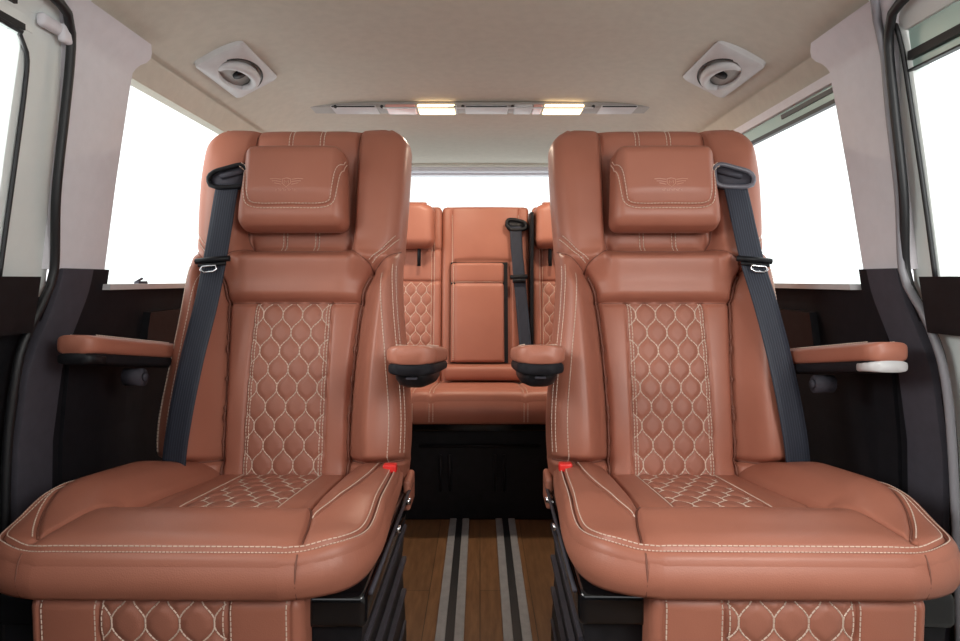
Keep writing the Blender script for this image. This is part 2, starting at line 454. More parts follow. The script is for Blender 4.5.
    def HC(x, v):
        ax = np.abs(x)
        z = .025 - (v - .93) * .112 - .012 * np.exp(-((v - .852) / .03) ** 2)
        bol = .020 * ss(.135, .20, ax) * ss(.95, 1.08, v) - .006 * ss(.22, .29, ax)
        roll = .010 * np.exp(-((v - .985) / .05) ** 2) * (1 - ss(.15, .24, ax))
        dip = -.010 * (1 - ss(.12, .16, ax)) * ss(1.04, 1.08, v)
        out = .026 * ss(.15, .25, x) * ss(.90, 1.03, v) * (1 - ss(1.22, 1.40, v))
        h = z + bol + roll + dip + out
        qd = quilt_d(x, v - 1.07, .0445, .0415)
        inq = (ax < .080) & (v > 1.07)
        return h + np.where(inq, .0042 * (1 - np.exp(-(qd / .0065) ** 2)), .003)
    # perimeter seam: the outline moved inwards
    vv = np.linspace(.8525, 1.40, 320); rr = np.stack([wv(vv), vv], 1); rr = np.vstack([[0, .852], [.06, .852], [.12, .852], rr]); rr = thin(rr, .006)
    Tn = np.gradient(rr, axis=0); Tn /= np.linalg.norm(Tn, axis=1)[:, None]
    for _ in range(4): Tn[1:-1] = (Tn[:-2] + Tn[1:-1] + Tn[2:]) / 3
    per = rr + np.stack([-Tn[:, 1], Tn[:, 0]], 1) * .015
    per[:, 1] += .0; perR = per[per[:, 0] >= 0]; perL = perR * [-1, 1]
    PER = np.vstack([perL[::-1], perR])
    seams = [(PER, .006, .0035)]
    for s_ in (1, -1):
        seams.append((crom([(s_ * .138, 1.44), (s_ * .142, 1.25), (s_ * .150, 1.06)], .01), .009, .004))
        seams.append((crom([(s_ * .150, 1.06), (s_ * .168, 1.0), (s_ * .180, .94), (s_ * .187, .885)], .01), .006, .0035))
        seams.append((np.array([(s_ * .080, 1.07), (s_ * .080, 1.44)]), .003, .003))
    seams.append((np.array([(-.150, 1.06), (.150, 1.06)]), .008, .0045))
    DI = crom([(-.215, 1.38), (-.213, 1.22), (-.202, 1.08), (-.180, .975)], .01); DO = crom([(.235, 1.38), (.250, 1.25), (.256, 1.10), (.244, 1.0), (.218, .94), (.192, .90)], .01)
    seams += [(DI, .003, .003), (DO, .005, .004)]
    Cu = Surf((SX, 0, CAMZ - .385), (1, 0, 0), (0, 1, 0), (0, 0, 1), .852, 1.44, wv, HC, R=.020, nu=210, nv=250, back=-.044, seams=seams, bulge=.007, tuck=.004)
    def regc(x, v):
        ax = np.abs(x); r = np.zeros(x.shape, int)
        b = np.interp(v, [1.06, 1.25, 1.44], [.150, .142, .138])
        r[(v > 1.06) & (x > b)] = 3; r[(v > 1.06) & (x < -b)] = 4
        r[(ax < .08) & (v > 1.07)] = 1
        bf = np.interp(v, [.885, .94, 1.0, 1.06], [.187, .180, .168, .150])
        r[(v <= 1.06) & (v > .884) & (ax < bf)] = 2
        return r
    mm = Cu.meshes(regc)
    cu = bl(mm[0], 'seat_cushion', LEA, root)
    bl(mm[1], 'quilted_insert', LEA_Q, cu); bl(mm[2], 'front_roll', LEA, cu); bl(mm[3], 'side_bolster', LEA, cu); bl(mm[4], 'side_bolster', LEA, cu)
    st = MB(); quilt_threads(st, Cu, .079, 1.075, 1.42, .0445, .0415, 1.07)
    stitches(st, Cu, PER[::2], .0045, r=.0009); stitches(st, Cu, PER[::2], -.0045, r=.0008, dash=.003, gap=.002)
    for s_ in (1, -1):
        stitches(st, Cu, [(s_ * .080, 1.075), (s_ * .080, 1.41)], -.0045 * s_)
    stitches(st, Cu, DI[::2], .004); stitches(st, Cu, DO[::2], .006)
    bl(st, 'stitching', THR, cu, False)
    dk = MB(); P = thin(DO, .006); dk.tube(Cu.p3(P[:, 0], P[:, 1], .001), .0018, 6)
    P = thin(np.array([(-.149, 1.06), (.149, 1.06)]), .008); dk.tube(Cu.p3(P[:, 0], P[:, 1], .002), .0012, 6)
    P = thin(PER, .006); dk.tube(Cu.p3(P[:, 0], P[:, 1], .001), .0011, 6)
    for s_ in (1, -1):
        P = thin(crom([(s_ * .138, 1.40), (s_ * .142, 1.25), (s_ * .150, 1.06), (s_ * .168, 1.0), (s_ * .180, .94), (s_ * .187, .885)], .01), .006); dk.tube(Cu.p3(P[:, 0], P[:, 1], .002), .0013, 6)
        # seam down the front wall
        x, v = s_ * .187, float(wv_inv(wv, .187)); top = Cu.p3([x], [v + .014], .001)[0]; tp2 = Cu.p3([x], [v], 0)[0]
        dk.tube([top, Cu.p3([x], [v + .004], .0005)[0]] + [tp2 * (1 - t) + np.array([tp2[0], tp2[1], CAMZ - .385 - .044]) * t + np.array([s_ * .002, -1, 0]) * (.007 * math.sin(math.pi * t) - .004 * t * t + .0006) for t in (.02, .2, .4, .6, .8, .98)], .0013, 6)
    bl(dk, 'seam_line', THRD, cu)
    # ---------------- leg rest
    def wL(v):
        rc = .018; q = np.clip((rc - v) / rc, 0, 1); return .189 - rc * (1 - np.sqrt(np.clip(1 - q * q, 0, 1)))
    def HL(x, v):
        qd = quilt_d(x, v - .034, .047, .044)
        return np.where(np.abs(x) < .088, .0042 * (1 - np.exp(-(qd / .0065) ** 2)), .003) + .006 * np.cos(x / .15)
    seams = [(np.array([(s_ * a, 0.), (s_ * a, .30)]), g, .003) for s_ in (1, -1) for a, g in ((.088, .004), (.172, .003))]
    Lr = Surf((SX + (.012 if sg > 0 else -.001), .874, CAMZ - .432), (-1, 0, 0), (0, .06, -1), (0, -1, -.06), 0, .30, wL, HL, R=.018, nu=150, nv=120, back=-.045, seams=seams)
    mm = Lr.meshes(lambda x, v: (np.abs(x) < .088).astype(int))
    lr = bl(mm[0], 'leg_rest', LEA, root); bl(mm[1], 'quilted_panel', LEA_Q, lr)
    st = MB(); quilt_threads(st, Lr, .087, .006, .29, .047, .044, .034)
    for s_ in (1, -1):
        stitches(st, Lr, [(s_ * .088, .004), (s_ * .088, .29)], .005); stitches(st, Lr, [(s_ * .088, .004), (s_ * .088, .29)], -.005)
        stitches(st, Lr, [(s_ * .172, .004), (s_ * .172, .29)], .004 * s_)
    bl(st, 'stitching', THR, lr, False)
    # ---------------- armrests: tan pad on a black carrier
    def armrest(x0, x1, y0, zt, cap):
        sl = .15 if cap else .11
        def tilt(mb):
            for a in mb.v: a[:, 2] -= (a[:, 1] - y0) * sl
            return mb
        n = 16; L = []; cx = (x0 + x1) / 2; hw = (x1 - x0) / 2
        ys = [y0, y0 + .003, y0 + .010, y0 + .022, y0 + .04, y0 + .12, y0 + .24, 1.47]
        sc = [.55, .75, .90, .98, 1, 1, 1, .97]; dr = [.012, .007, .003, .001, 0, 0, 0, 0]
        def ring(y, k, d, zt_, th, sc2):
            pts = []
            for a in np.linspace(0, 2 * math.pi, 28, endpoint=False):
                ca, sa = math.cos(a), math.sin(a)
                px = np.sign(ca) * abs(ca) ** .55 * hw * k * sc2; pz = np.sign(sa) * abs(sa) ** .5 * th / 2
                pts.append((cx + px, y, zt_ - th / 2 + pz * (1 - d * 20 * .5)))
            return pts
        pad = MB(); pad.loft([ring(y, k, d, zt, .036, 1) for y, k, d in zip(ys, sc, dr)][::-1])
        p = bl(tilt(pad), 'armrest', LEA, root)
        car = MB(); car.loft([ring(y + .004, k, 0, zt - .030, .024 if True else 0, .96) for y, k in zip(ys, sc)][::-1])
        bl(tilt(car), 'carrier', TRIM, p)
        lo = MB(); L = []
        for z, k, yy in ((zt - .048, .86, .012), (zt - .062, .80, .016), (zt - .072, .66, .024), (zt - .077, .4, .036)):
            pts = []
            for a in np.linspace(0, 2 * math.pi, 28, endpoint=False):
                ca, sa = math.cos(a), math.sin(a); Ly = .13 - yy * .6
                pts.append((cx + np.sign(ca) * abs(ca) ** .5 * hw * k, y0 + .01 + yy + Ly + np.sign(sa) * abs(sa) ** .5 * Ly, z))
            L.append(pts)
        if not cap:
            lo.loft(L[::-1]); bl(tilt(lo), 'underside_housing', BLK, p)
            bt = MB(); bt.box(cx - .010, cx + .010, y0 + .018, y0 + .03, zt - .064, zt - .059, .002); bl(bt, 'recline_button', TRIM2, p)
        else:
            e = MB(); e.loft([ring(y - .001, k, 0, zt - .033, .020, .99) for y, k in zip(ys[:5], sc[:5])][::-1]); bl(tilt(e), 'end_cap', PLG if sg > 0 else BLK, p)
            jo = MB(); jo.tube([(cx - hw * .6, 1.30, zt - .075), (cx + hw * .4, 1.30, zt - .075)], .018, 16); jo.tube([(cx - hw * .75, 1.30, zt - .075), (cx - hw * .6, 1.30, zt - .075)], .009, 12); bl(tilt(jo), 'pivot_knob', TRIM2, p)
        stt = MB()
        for xx in (-1, 1):
            P = [(cx + xx * hw * .62, y, zt + .0003) for y in np.linspace(y0 + .03, 1.40, 60)]; dashes(stt, np.array(P), np.array([0, 0, 1.0]))
        bl(tilt(stt), 'stitching', THR, p, False)
    armrest(SX - .352, SX - .262, 1.12, CAMZ - .113, False)
    armrest(SX + .243, SX + .318, 1.085 if sg > 0 else 1.11, CAMZ - (.103 if sg > 0 else .094), True)
    # ---------------- pedestal
    b = MB(); b.box(SX - .27, SX + .27, .915, 1.44, .30, .352, .012)
    ba = bl(b, 'seat_frame', GLS, root, 'auto')
    b = MB(); L = []
    for z, i, f in ((.0, .0, .0), (.02, .0, .0), (.18, .01, .0), (.302, .0, .0)):
        L.append([(SX - .262 + i, .93, z), (SX + .262 - i, .93, z), (SX + .262 - i, 1.42, z), (SX - .262 + i, 1.42, z)])
    b.loft(L); pe = bl(b, 'pedestal', BLK, root, False)
    b = MB()
    for z in (.05, .12, .19, .26): b.box(SX - .2645, SX - .255, .95, 1.40, z, z + .008, 0)
    bl(b, 'side_rib', TRIM2, pe, False)
    b = MB(); b.tube([(SX - .275, .92, .352), (SX - .275, 1.1, .352), (SX - .275, 1.42, .352)], .0035, 8); bl(b, 'bright_edge_strip', TRIM2, ba)
    for yy in (1.20, 1.35):
        b = MB(); b.tube([(SX - .268, yy, .335), (SX - .280, yy, .335)], .007, 12); bl(b, 'bolt', CHR, ba)
    b = MB(); b.box(SX - .278, SX - .262, 1.36, 1.445, CAMZ - .490, CAMZ - .425, .007); bl(b, 'recliner_cover', LEA, root)
    # buckle on the inner side
    b = MB(); b.box(SX - .256, SX - .230, 1.302, 1.318, CAMZ - .44, CAMZ - .386, .005); bu = bl(b, 'belt_buckle', BLK, root)
    b = MB(); b.box(SX - .257, SX - .229, 1.299, 1.319, CAMZ - .392, CAMZ - .374, .004); bl(b, 'release_button', RED, bu)['label'] = 'red release button'
    # ---------------- seat belt
    pts = []; key = np.array([(.160, .668, .044), (.164, .64, .052), (.169, .60, .056), (.179, .52, .060), (.188, .45, .066), (.200, .36, .077), (.214, .24, .084), (.226, .12, .080), (.236, .03, .064), (.242, -.06, .03)])
    bsh = (lambda t: np.interp(t, [.1, .35, .5, .66], [-.030, -.034, -.020, -.006])) if sg < 0 else (lambda t: np.interp(t, [.1, .45, .66], [0, -.006, 0]))
    key[:, 0] += bsh(key[:, 1])
    kk = crom(key, .012)
    P3 = B.O + kk[:, :1] * B.ex + kk[:, 1:2] * B.ev + kk[:, 2:] * B.en
    nn = np.array([.42, 0, 0]) + NI * .9
    nn = np.array([NI + np.array([f, 0, 0]) for f in np.interp(kk[:, 1], [.0, .3, .5, .7], [.12, .06, .03, .0])])
    w = MB(); w.ribbon(P3, nn, .054); sb = bl(w, 'seat_belt', WEB, root)
    def B3(x, t, h): return B.O + (x + float(bsh(t))) * B.ex + t * B.ev + h * B.en
    # slotted guide
    g = MB(); ring = crom([(.118, .695), (.135, .700), (.165, .692), (.195, .682), (.206, .668), (.202, .650), (.188, .645), (.16, .645), (.13, .648), (.118, .66), (.118, .695)], .008)[:-1]
    g.tube([B3(x, t - .008, .056) for x, t in ring], .0055, 10, closed=True)
    gd = bl(g, 'belt_guide', BLK if sg < 0 else GREYG, sb)
    g = MB(); q = [(x * .98 + .003, t - .008) for x, t in ring]; g.loft([[B3(x, t, .034) for x, t in q], [B3(x, t, .052) for x, t in q]]); bl(g, 'guide_plate', TRIM2, sb)
    g = MB(); g.tube([B3(.125, .676, .056), B3(.15, .668, .058), B3(.178, .662, .056)], .006, 8); bl(g, 'guide_bar', TRIM2, sb)
    # latch tongue
    g = MB(); a0, a1 = B3(.150, .464, .072), B3(.225, .456, .074); g.tube([a0, (a0 + a1) / 2 + NI * .002, a1], .0065, 8)
    g.tube([B3(.158, .452, .074), B3(.218, .446, .076)], .004, 8); tg = bl(g, 'latch_tongue', BLK, sb)
    g = MB(); r_ = [(.178, .446), (.208, .443), (.212, .436), (.204, .430), (.184, .432), (.176, .438)]; g.tube([B3(x, t, .080) for x, t in r_], .0022, 8, closed=True); bl(g, 'metal_loop', CHR, sb)['label'] = 'bright metal loop of the latch tongue'
    return root
def wv_inv(f, w):
    v = np.linspace(.858, 1.0, 400); return v[np.argmin(np.abs(f(v) - w))]
LEM = plain('embossed_leather', (.58, .30, .22), .4, noise=.05)

right_seat = build_seat(1, 'tan quilted seat right of the aisle, with grey belt guide and pale armrest cap', '')
left_seat = build_seat(-1, 'tan quilted leather seat left of the aisle, with black belt guide beside its headrest', '')
left_seat.rotation_euler.z = -.014; left_seat.location.x -= .009
right_seat.rotation_euler.z = -.016; right_seat.location.x -= .005

# ------------------------------------------------------------------ rear bench
def build_bench():
    org = np.array([0, 2.3, 0.0]); root = empty('rear_bench', org, 'tan leather rear bench with fold-down centre armrest, seen between the two front seats', 'bench seat')
    def bl(mb, name, mat, parent, smooth=True): return mb.build(name, mat, parent, smooth=smooth, offset=org)
    tb = math.radians(8.5); T2 = np.array([0, math.sin(tb), math.cos(tb)]); N2 = np.array([0, -math.cos(tb), math.sin(tb)])
    def panel(xc, hw, name, H, seams, nu, nv, quilt, top=.675, v0=-.03):
        def w(t):
            rc = .02; q = np.clip((t - (top - rc)) / rc, 0, 1); return hw - rc * (1 - np.sqrt(np.clip(1 - q * q, 0, 1)))
        S = Surf((xc, 2.43, CAMZ - .375), (1, 0, 0), T2, N2, v0, top, w, H, R=.016, nu=nu, nv=nv, back=-.09, seams=seams)
        return S
    for sg, (xc, hw) in ((-1, (-.4475, .2975)), (1, (.4875, .2825))):
        xi = -sg * hw       # inner edge in local x
        qc = 0.0
        def H(x, t):
            qd = quilt_d(x - 0, t, .040, .038)
            inq = (np.abs(x) < hw - .035) & (t > .10) & (t < .375)
            return .004 * np.cos(x / .2) + np.where(inq, .004 * (1 - np.exp(-(qd / .006) ** 2)), .002)
        seams = [(np.array([(-hw, .375), (hw, .375)]), .006, .004), (np.array([(-hw, .50), (hw, .50)]), .006, .004), (np.array([(-hw, .10), (hw, .10)]), .006, .004)]
        for s_ in (1, -1): seams.append((np.array([(s_ * (hw - .033), -.02), (s_ * (hw - .033), .66)]), .005, .004))
        S = panel(xc, hw, 'backrest', H, seams, 170, 170, True)
        mm = S.meshes(lambda x, t: ((np.abs(x) < hw - .035) & (t > .10) & (t < .375)).astype(int))
        bk = bl(mm[0], 'backrest', LEA, root); bl(mm[1], 'quilted_panel', LEA_Q, bk)
        st = MB(); quilt_threads(st, S, hw - .035, .102, .374, .040, .038)
        for s_ in (1, -1): 
            for o in (.005, -.005): stitches(st, S, [(s_ * (hw - .033), .0), (s_ * (hw - .033), .64)], o)
        bl(st, 'stitching', THR, bk, False)
        # headrest with two posts
        hc = -.31 if sg < 0 else .345
        hwx = .132
        def wh(t):
            rc = .03; q = np.clip((t - (.665 - rc)) / rc, 0, 1); w = hwx - rc * (1 - np.sqrt(np.clip(1 - q * q, 0, 1)))
            q = np.clip(((.50 + rc) - t) / rc, 0, 1); return w - rc * (1 - np.sqrt(np.clip(1 - q * q, 0, 1)))
        Hd = Surf(np.array((hc, 2.43, CAMZ - .375)) + N2 * .085, (1, 0, 0), T2, N2, .50, .675, wh, lambda x, t: .004 * np.cos(x / .1), R=.03, nu=40, nv=40, back=-.07, bulge=.004)
        hd = bl(Hd.meshes()[0], 'headrest', LEA, root)
        for xx in (-.075, .075):
            p = MB(); p.tube([np.array((hc + xx, 2.43, CAMZ - .375)) + T2 * t + N2 * .03 for t in (.43, .53)], .007, 8); bl(p, 'post', BLK, hd)
    # middle section
    ms = [(np.array([(-.135, -.02), (-.135, .66)]), .005, .004), (np.array([(.135, -.02), (.135, .66)]), .005, .004),
          (crom([(-.115, .05), (-.115, .40), (-.105, .455), (.105, .455), (.115, .44)], .02), .004, .004)]
    Sm = panel(.022, .171, 'mid', lambda x, t: .004 * np.cos(x / .1) - .008 * ((np.abs(x + .01) < .11) & (t < .455) & (t > .03)), ms, 80, 110, False)
    md = bl(Sm.meshes()[0], 'centre_backrest', LEA, root)
    st = MB()
    for s_ in (1, -1): stitches(st, Sm, [(s_ * .135, .0), (s_ * .135, .64)], .005 * s_)
    bl(st, 'stitching', THR, md, False)
    b = MB(); b.box(.1925, .2045, 2.44, 2.53, CAMZ - .36, CAMZ + .26, 0); bl(b, 'gap_strip', BLK, root, False)
    # folded armrest
    def wa(t): 
        rc = .012; q = np.clip((t - (.445 - rc)) / rc, 0, 1); return .103 - rc * (1 - np.sqrt(np.clip(1 - q * q, 0, 1)))
    sm = [(np.array([(-.11, .365), (.11, .365)]), .006, .004), (np.array([(-.088, .065), (-.088, .44)]), .003, .003)]
    Sa = Surf(np.array((-.010, 2.43, CAMZ - .375)) + N2 * .022, (1, 0, 0), T2, N2, .062, .445, wa, lambda x, t: .006 * np.cos(x / .07), R=.012, nu=60, nv=90, back=-.03, seams=sm)
    ar = bl(Sa.meshes()[0], 'folding_armrest', LEA, root)
    st = MB(); stitches(st, Sa, [(-.10, .365), (.10, .365)], .004); stitches(st, Sa, [(-.088, .07), (-.088, .435)], .004); bl(st, 'stitching', THR, ar, False)
    b = MB(); O = np.array((.0, 2.43, CAMZ - .375))
    b.loft([[O + T2 * t + N2 * .012 + np.array([x, 0, 0]) for x, t in ((-.1135, .060), (.107, .060), (.107, .4475), (-.1135, .4475))], [O + T2 * t + N2 * -.02 + np.array([x, 0, 0]) for x, t in ((-.1135, .060), (.107, .060), (.107, .4475), (-.1135, .4475))]][::-1])
    bl(b, 'armrest_recess', BLK, root, False)  # black plate paints the shadow in the gap around the folded armrest
    # roll under the armrest
    b = MB(); b.box(-.135, .17, 2.36, 2.47, CAMZ - .372, CAMZ - .318, .018); bl(b, 'lower_roll', LEA, root)
    # cushion
    def wc(v): return np.full(np.shape(v), .745)
    cs = [(np.array([(x, 2.03), (x, 2.47)]), .006, .004) for x in (-.155, .145, -.10 - .12)] + [(np.array([(-.745, 2.075), (.745, 2.075)]), .003, .003)]
    Cc = Surf((.0, 0, CAMZ - .372), (1, 0, 0), (0, 1, 0), (0, 0, 1), 2.03, 2.47, wc, lambda x, v: .012 - (v - 2.1) * .05 + .006 * np.cos((v - 2.1) / .1), R=.032, nu=260, nv=80, back=-.085, seams=cs, bulge=.01)
    cu = bl(Cc.meshes()[0], 'seat_cushion', LEA, root)
    st = MB()
    for x in (-.155, .145, -.22):
        for o in (.006, -.006): stitches(st, Cc, [(x, 2.045), (x, 2.44)], o)
    for x in (-.155, .145, -.22):
        for o in (.006, -.006):
            P = np.array([(x + o, 2.02, z) for z in np.linspace(CAMZ - .39, CAMZ - .448, 12)]); dashes(st, P, np.array([0, -1.0, 0]))
    bl(st, 'stitching', THR, cu, False)
    # base frame
    b = MB(); b.box(-.70, .70, 2.07, 2.12, CAMZ - .49, CAMZ - .457, .006); fr_ = bl(b, 'base_frame', GLS, root)
    for x in (-.64, -.26, .26, .64):
        b = MB(); b.box(x - .02, x + .02, 2.132, 2.50, 0, CAMZ - .457, .006); bl(b, 'leg', BLK, fr_)
    b = MB(); b.box(-.70, .70, 2.135, 2.50, .0, CAMZ - .457, .006); bl(b, 'storage_box', BLK, fr_)  # black box stands for the shaded void under the bench
    b = MB(); 
    for x in (-.13, -.10, .05, .08): b.tube([(x, 2.125, .10), (x, 2.125, .22)], .005, 8)
    b.tube([(-.2, 2.125, .25), (.2, 2.125, .25)], .006, 8); bl(b, 'rod_linkage', BLK, fr_)
    # belt
    def b3(x, t, h): return np.array((x, 2.43, CAMZ - .375)) + T2 * t + N2 * h
    kk = crom(np.array([(.138, .585, .030), (.142, .50, .026), (.150, .40, .026), (.160, .28, .024), (.168, .17, .028), (.176, .06, .035), (.18, .0, .05)]), .012)
    w = MB(); w.ribbon([b3(*p) for p in kk], N2, .046); sb = bl(w, 'seat_belt', WEB, root)
    g = MB(); ring = crom([(.105, .592), (.11, .612), (.14, .612), (.175, .600), (.18, .582), (.16, .574), (.12, .574), (.105, .592)], .008)[:-1]
    g.tube([b3(x, t, .026) for x, t in ring], .008, 8, closed=True); g.loft([[b3(x, t, .004) for x, t in ring], [b3(x, t, .028) for x, t in ring]]); bl(g, 'belt_guide', BLK, sb)
    g = MB(); g.tube([b3(.116, .385, .034), b3(.182, .388, .034)], .009, 8); g.tube([b3(.125, .372, .034), b3(.175, .374, .034)], .009, 8); bl(g, 'latch_tongue', BLK, sb)
build_bench()

# ------------------------------------------------------------------ van shell
PZ = [-.82, -.30, -.12, 0.0, .20, .43, .475, .505, .55, .565, .575, .58]
PX = [.845, .835, .818, .800, .775, .742, .715, .685, .60, .50, .35, .0]
def Xw(z): return np.interp(z, PZ[:9], PX[:9])
def patch(name, sg, d0, d1, z0, z1, off, th, mat, nz=14, nd=2, kind='structure', parent=None, smooth=False, bev=0.):
    """a strip of the van's side: between depths d0(z) and d1(z), following the wall's curve; off = towards the inside"""
    f0 = d0 if callable(d0) else (lambda z: d0); f1 = d1 if callable(d1) else (lambda z: d1)
    zs = np.linspace(z0, z1, nz); L = []
    for z in zs:
        xi, xo = Xw(z) - off, Xw(z) - off + th; a, b = f0(z), f1(z)
        bb = min(bev, th * .45) if bev else 0
        if bb: L.append([(sg * (xi + bb), a, z + CAMZ), (sg * (xi + bb * .3), a + bb * .3, z + CAMZ), (sg * xi, a + bb, z + CAMZ), (sg * xi, b, z + CAMZ), (sg * xo, b, z + CAMZ), (sg * xo, a, z + CAMZ)])
        else: L.append([(sg * xi, a, z + CAMZ), (sg * xi, b, z + CAMZ), (sg * xo, b, z + CAMZ), (sg * xo, a, z + CAMZ)])
    mb = MB(); mb.loft(L); o = mb.build(name, mat, parent, flip=(sg > 0), smooth='auto' if smooth else False)
    if kind: o['kind'] = kind
    return o
FR = -1.0      # where the modelled part of the cabin begins, behind the camera
for sg, side, n in ((-1, 'left', 0), (1, 'right', 1)):
    # lower wall behind the seats
    edge = lambda z: float(np.interp(z, [-.82, -.30, -.16, -.10, -.03, .02], [1.115, 1.110, 1.118, 1.14, 1.168, 1.175]))
    w = patch('wall_' + side, sg, edge, 3.25, -.82, -.012, .022, .05, TRIM)
    patch('trim_%d' % (1 + n), sg, edge, lambda z: edge(z) + .09, -.82, .022, .034, .018, TRIM2, nz=40, bev=.012, smooth=True)      # slate strip along the door opening
    patch('trim_%d' % (3 + n), sg, 1.235, 1.325 if sg < 0 else 1.297, -.82, .022, .030, .03, TRIM)
    patch('trim_%d' % (5 + n), sg, 1.31, 3.2, -.020, -.008, .045, .05, PLG)            # window sill
    patch('trim_%d' % (7 + n), sg, 1.5, 2.3, -.20, -.075, .040, .03, BLK)                 # recessed panel under the sill
    # pale pillar
    patch('trim_%d' % (9 + n), sg, lambda z: float(np.interp(z, [.02, .3, .43, .47, .505], [1.148, 1.140, 1.118, 1.07, 1.0])), lambda z: float(np.interp(z, [.02, .38, .43, .445, .457, .468, .476, .486], [1.315, 1.318, 1.320, 1.328, 1.345, 1.350, 1.342, 1.32])) - (.028 if sg > 0 else 0) * float(np.interp(z, [0, .4], [1, .3])), .02, .486, .026, .05, LIL, nz=48, bev=.02, smooth=True)
    # rear quarter window
    gt = .43 if sg < 0 else .375
    patch('window_%d' % (1 + n), sg, 1.29, 3.0, -.012, gt, .004, .004, GLA, kind='structure')
    if sg > 0:
        patch('trim_11', sg, 1.29, 3.0, .378, .408, .010, .012, GRN); patch('trim_12', sg, 1.29, 3.0, .408, .428, .020, .02, LIL); patch('trim_13', sg, 1.29, 3.0, .369, .378, .012, .012, SEAL)
        patch('trim_14', sg, 1.33, 1.56, .392, .402, .013, .005, SEAL)
    patch('trim_%d' % (15 + n), sg, 3.0, 3.25, -.012, .475, .02, .05, LIL)
    patch('trim_%d' % (17 + n), sg, 1.30, 3.25, .428, .478, .004, .03, HEAD)
    # sliding door in front of the pillar
    d = patch('door_%d' % (1 + n), sg, FR, lambda z: edge(z) + .005, -.82, -.002, .008, .04, BLK if sg < 0 else WHT)
    patch('door_sill', sg, FR, 1.10, -.09, .006, .045, .05, BLK, kind=None, parent=d, bev=.0)
    patch('door_frame', sg, 1.03 if sg < 0 else 1.098, lambda z: float(np.interp(z, [0, .3, .46], [1.165, 1.155, 1.13])), -.03, .50, .010, .03, WHT, kind=None, parent=d, nz=20, bev=.008, smooth=True)
    patch('door_frame_rail', sg, FR, 1.05 if sg < 0 else 1.10, .405 if sg < 0 else .43, .50, .012, .03, WHT, kind=None, parent=d)
    mb = MB()
    for (y0, y1, za, zb) in ((FR, 1.03, .402, .412), (FR, 1.0, .432, .447)) if sg < 0 else ((FR, 1.10, .378, .393), (FR, 1.105, .360, .3635)):
        zc = (za + zb) / 2; x = Xw(zc) - .014; mb.box(*sorted((sg * x, sg * (x + .01))), y0, y1, za + CAMZ, zb + CAMZ, 0)
    mb.build('channel', SEAL, d, smooth=False)
    if sg > 0: patch('window_shade_band', sg, FR, 1.10, .3635, .432, .006, .01, GRN, kind=None, parent=d)
    patch('window_%d' % (3 + n), sg, FR, 1.05 if sg < 0 else 1.10, 0.0, .41, .002, .004, GLA)
    # seals
    mb = MB()
    ze = [(.468, .70), (.466, .98), (.462, 1.05), (.452, 1.105), (.43, 1.135), (.38, 1.143), (.30, 1.148), (.15, 1.155), (.02, 1.160), (-.03, 1.145), (-.07, 1.125), (-.11, 1.108), (-.16, 1.098), (-.3, 1.094), (-.55, 1.096), (-.80, 1.10)]
    P = crom(np.array([(sg * (Xw(z) - (.031 if z > .03 else .026)), y - (.022 if z > .05 else 0), z + CAMZ) for z, y in ze]), .02); mb.tube(P, .008, 8)
    o = mb.build('trim_%d' % (19 + n), SEAL); o['kind'] = 'structure'
    mb = MB(); ze = [(.385, .60), (.398, .98), (.392, 1.02), (.37, 1.040), (.30, 1.048), (.0, 1.046)] if sg < 0 else [(.445, 1.108), (.40, 1.110), (.30, 1.108), (.15, 1.106), (.0, 1.104)]
    mb.tube(crom(np.array([(sg * (Xw(z) - .014), y, z + CAMZ) for z, y in ze]), .02), .004, 6); o = mb.build('trim_%d' % (21 + n), SEAL); o['kind'] = 'structure'
    if sg > 0:   # second seal lip; its light grey paints the door pillar edge as lit
        mb = MB(); ze = [(.49, 1.10), (.455, 1.135), (.40, 1.146), (.30, 1.154), (.15, 1.160), (.02, 1.160), (-.03, 1.14), (-.08, 1.11), (-.2, 1.085), (-.5, 1.08), (-.8, 1.08)]
        mb.tube(crom(np.array([(sg * (Xw(z) - .032), y - (.015 if z > .05 else 0), z + CAMZ) for z, y in ze]), .02), .007, 8); o = mb.build('trim_23', SIL); o['kind'] = 'structure'
# ceiling: headliner following the roof's cross-section
def Xc(): 
    xs = [.745, .735, .715, .692, .66, .60, .54, .46, .35, .2, .0]; zs = [.45, .468, .482, .496, .515, .547, .564, .573, .578, .58, .58]
    return np.array(xs + [-a for a in xs[-2::-1]]), np.array(zs + zs[-2::-1])
xs, zs = Xc(); cc = crom(np.stack([xs, zs], 1), .02); mb = MB(); L = []
for y in np.linspace(FR, 3.25, 30):
    dz = -.012 * ss(2.6, 3.25, y)
    L.append([(x, y, z + CAMZ + dz) for x, z in cc] + [(x, y, CAMZ + .64) for x, _ in cc[::-1]])
mb.loft(L); o = mb.build('ceiling', HEAD, flip=True); o['kind'] = 'structure'; o.data.set_sharp_from_angle(angle=math.radians(40))
# floor
mb = MB(); mb.box(-.86, .86, FR, 3.25, -.05, 0.0); o = mb.build('floor', WOOD, smooth=False, kind='structure')
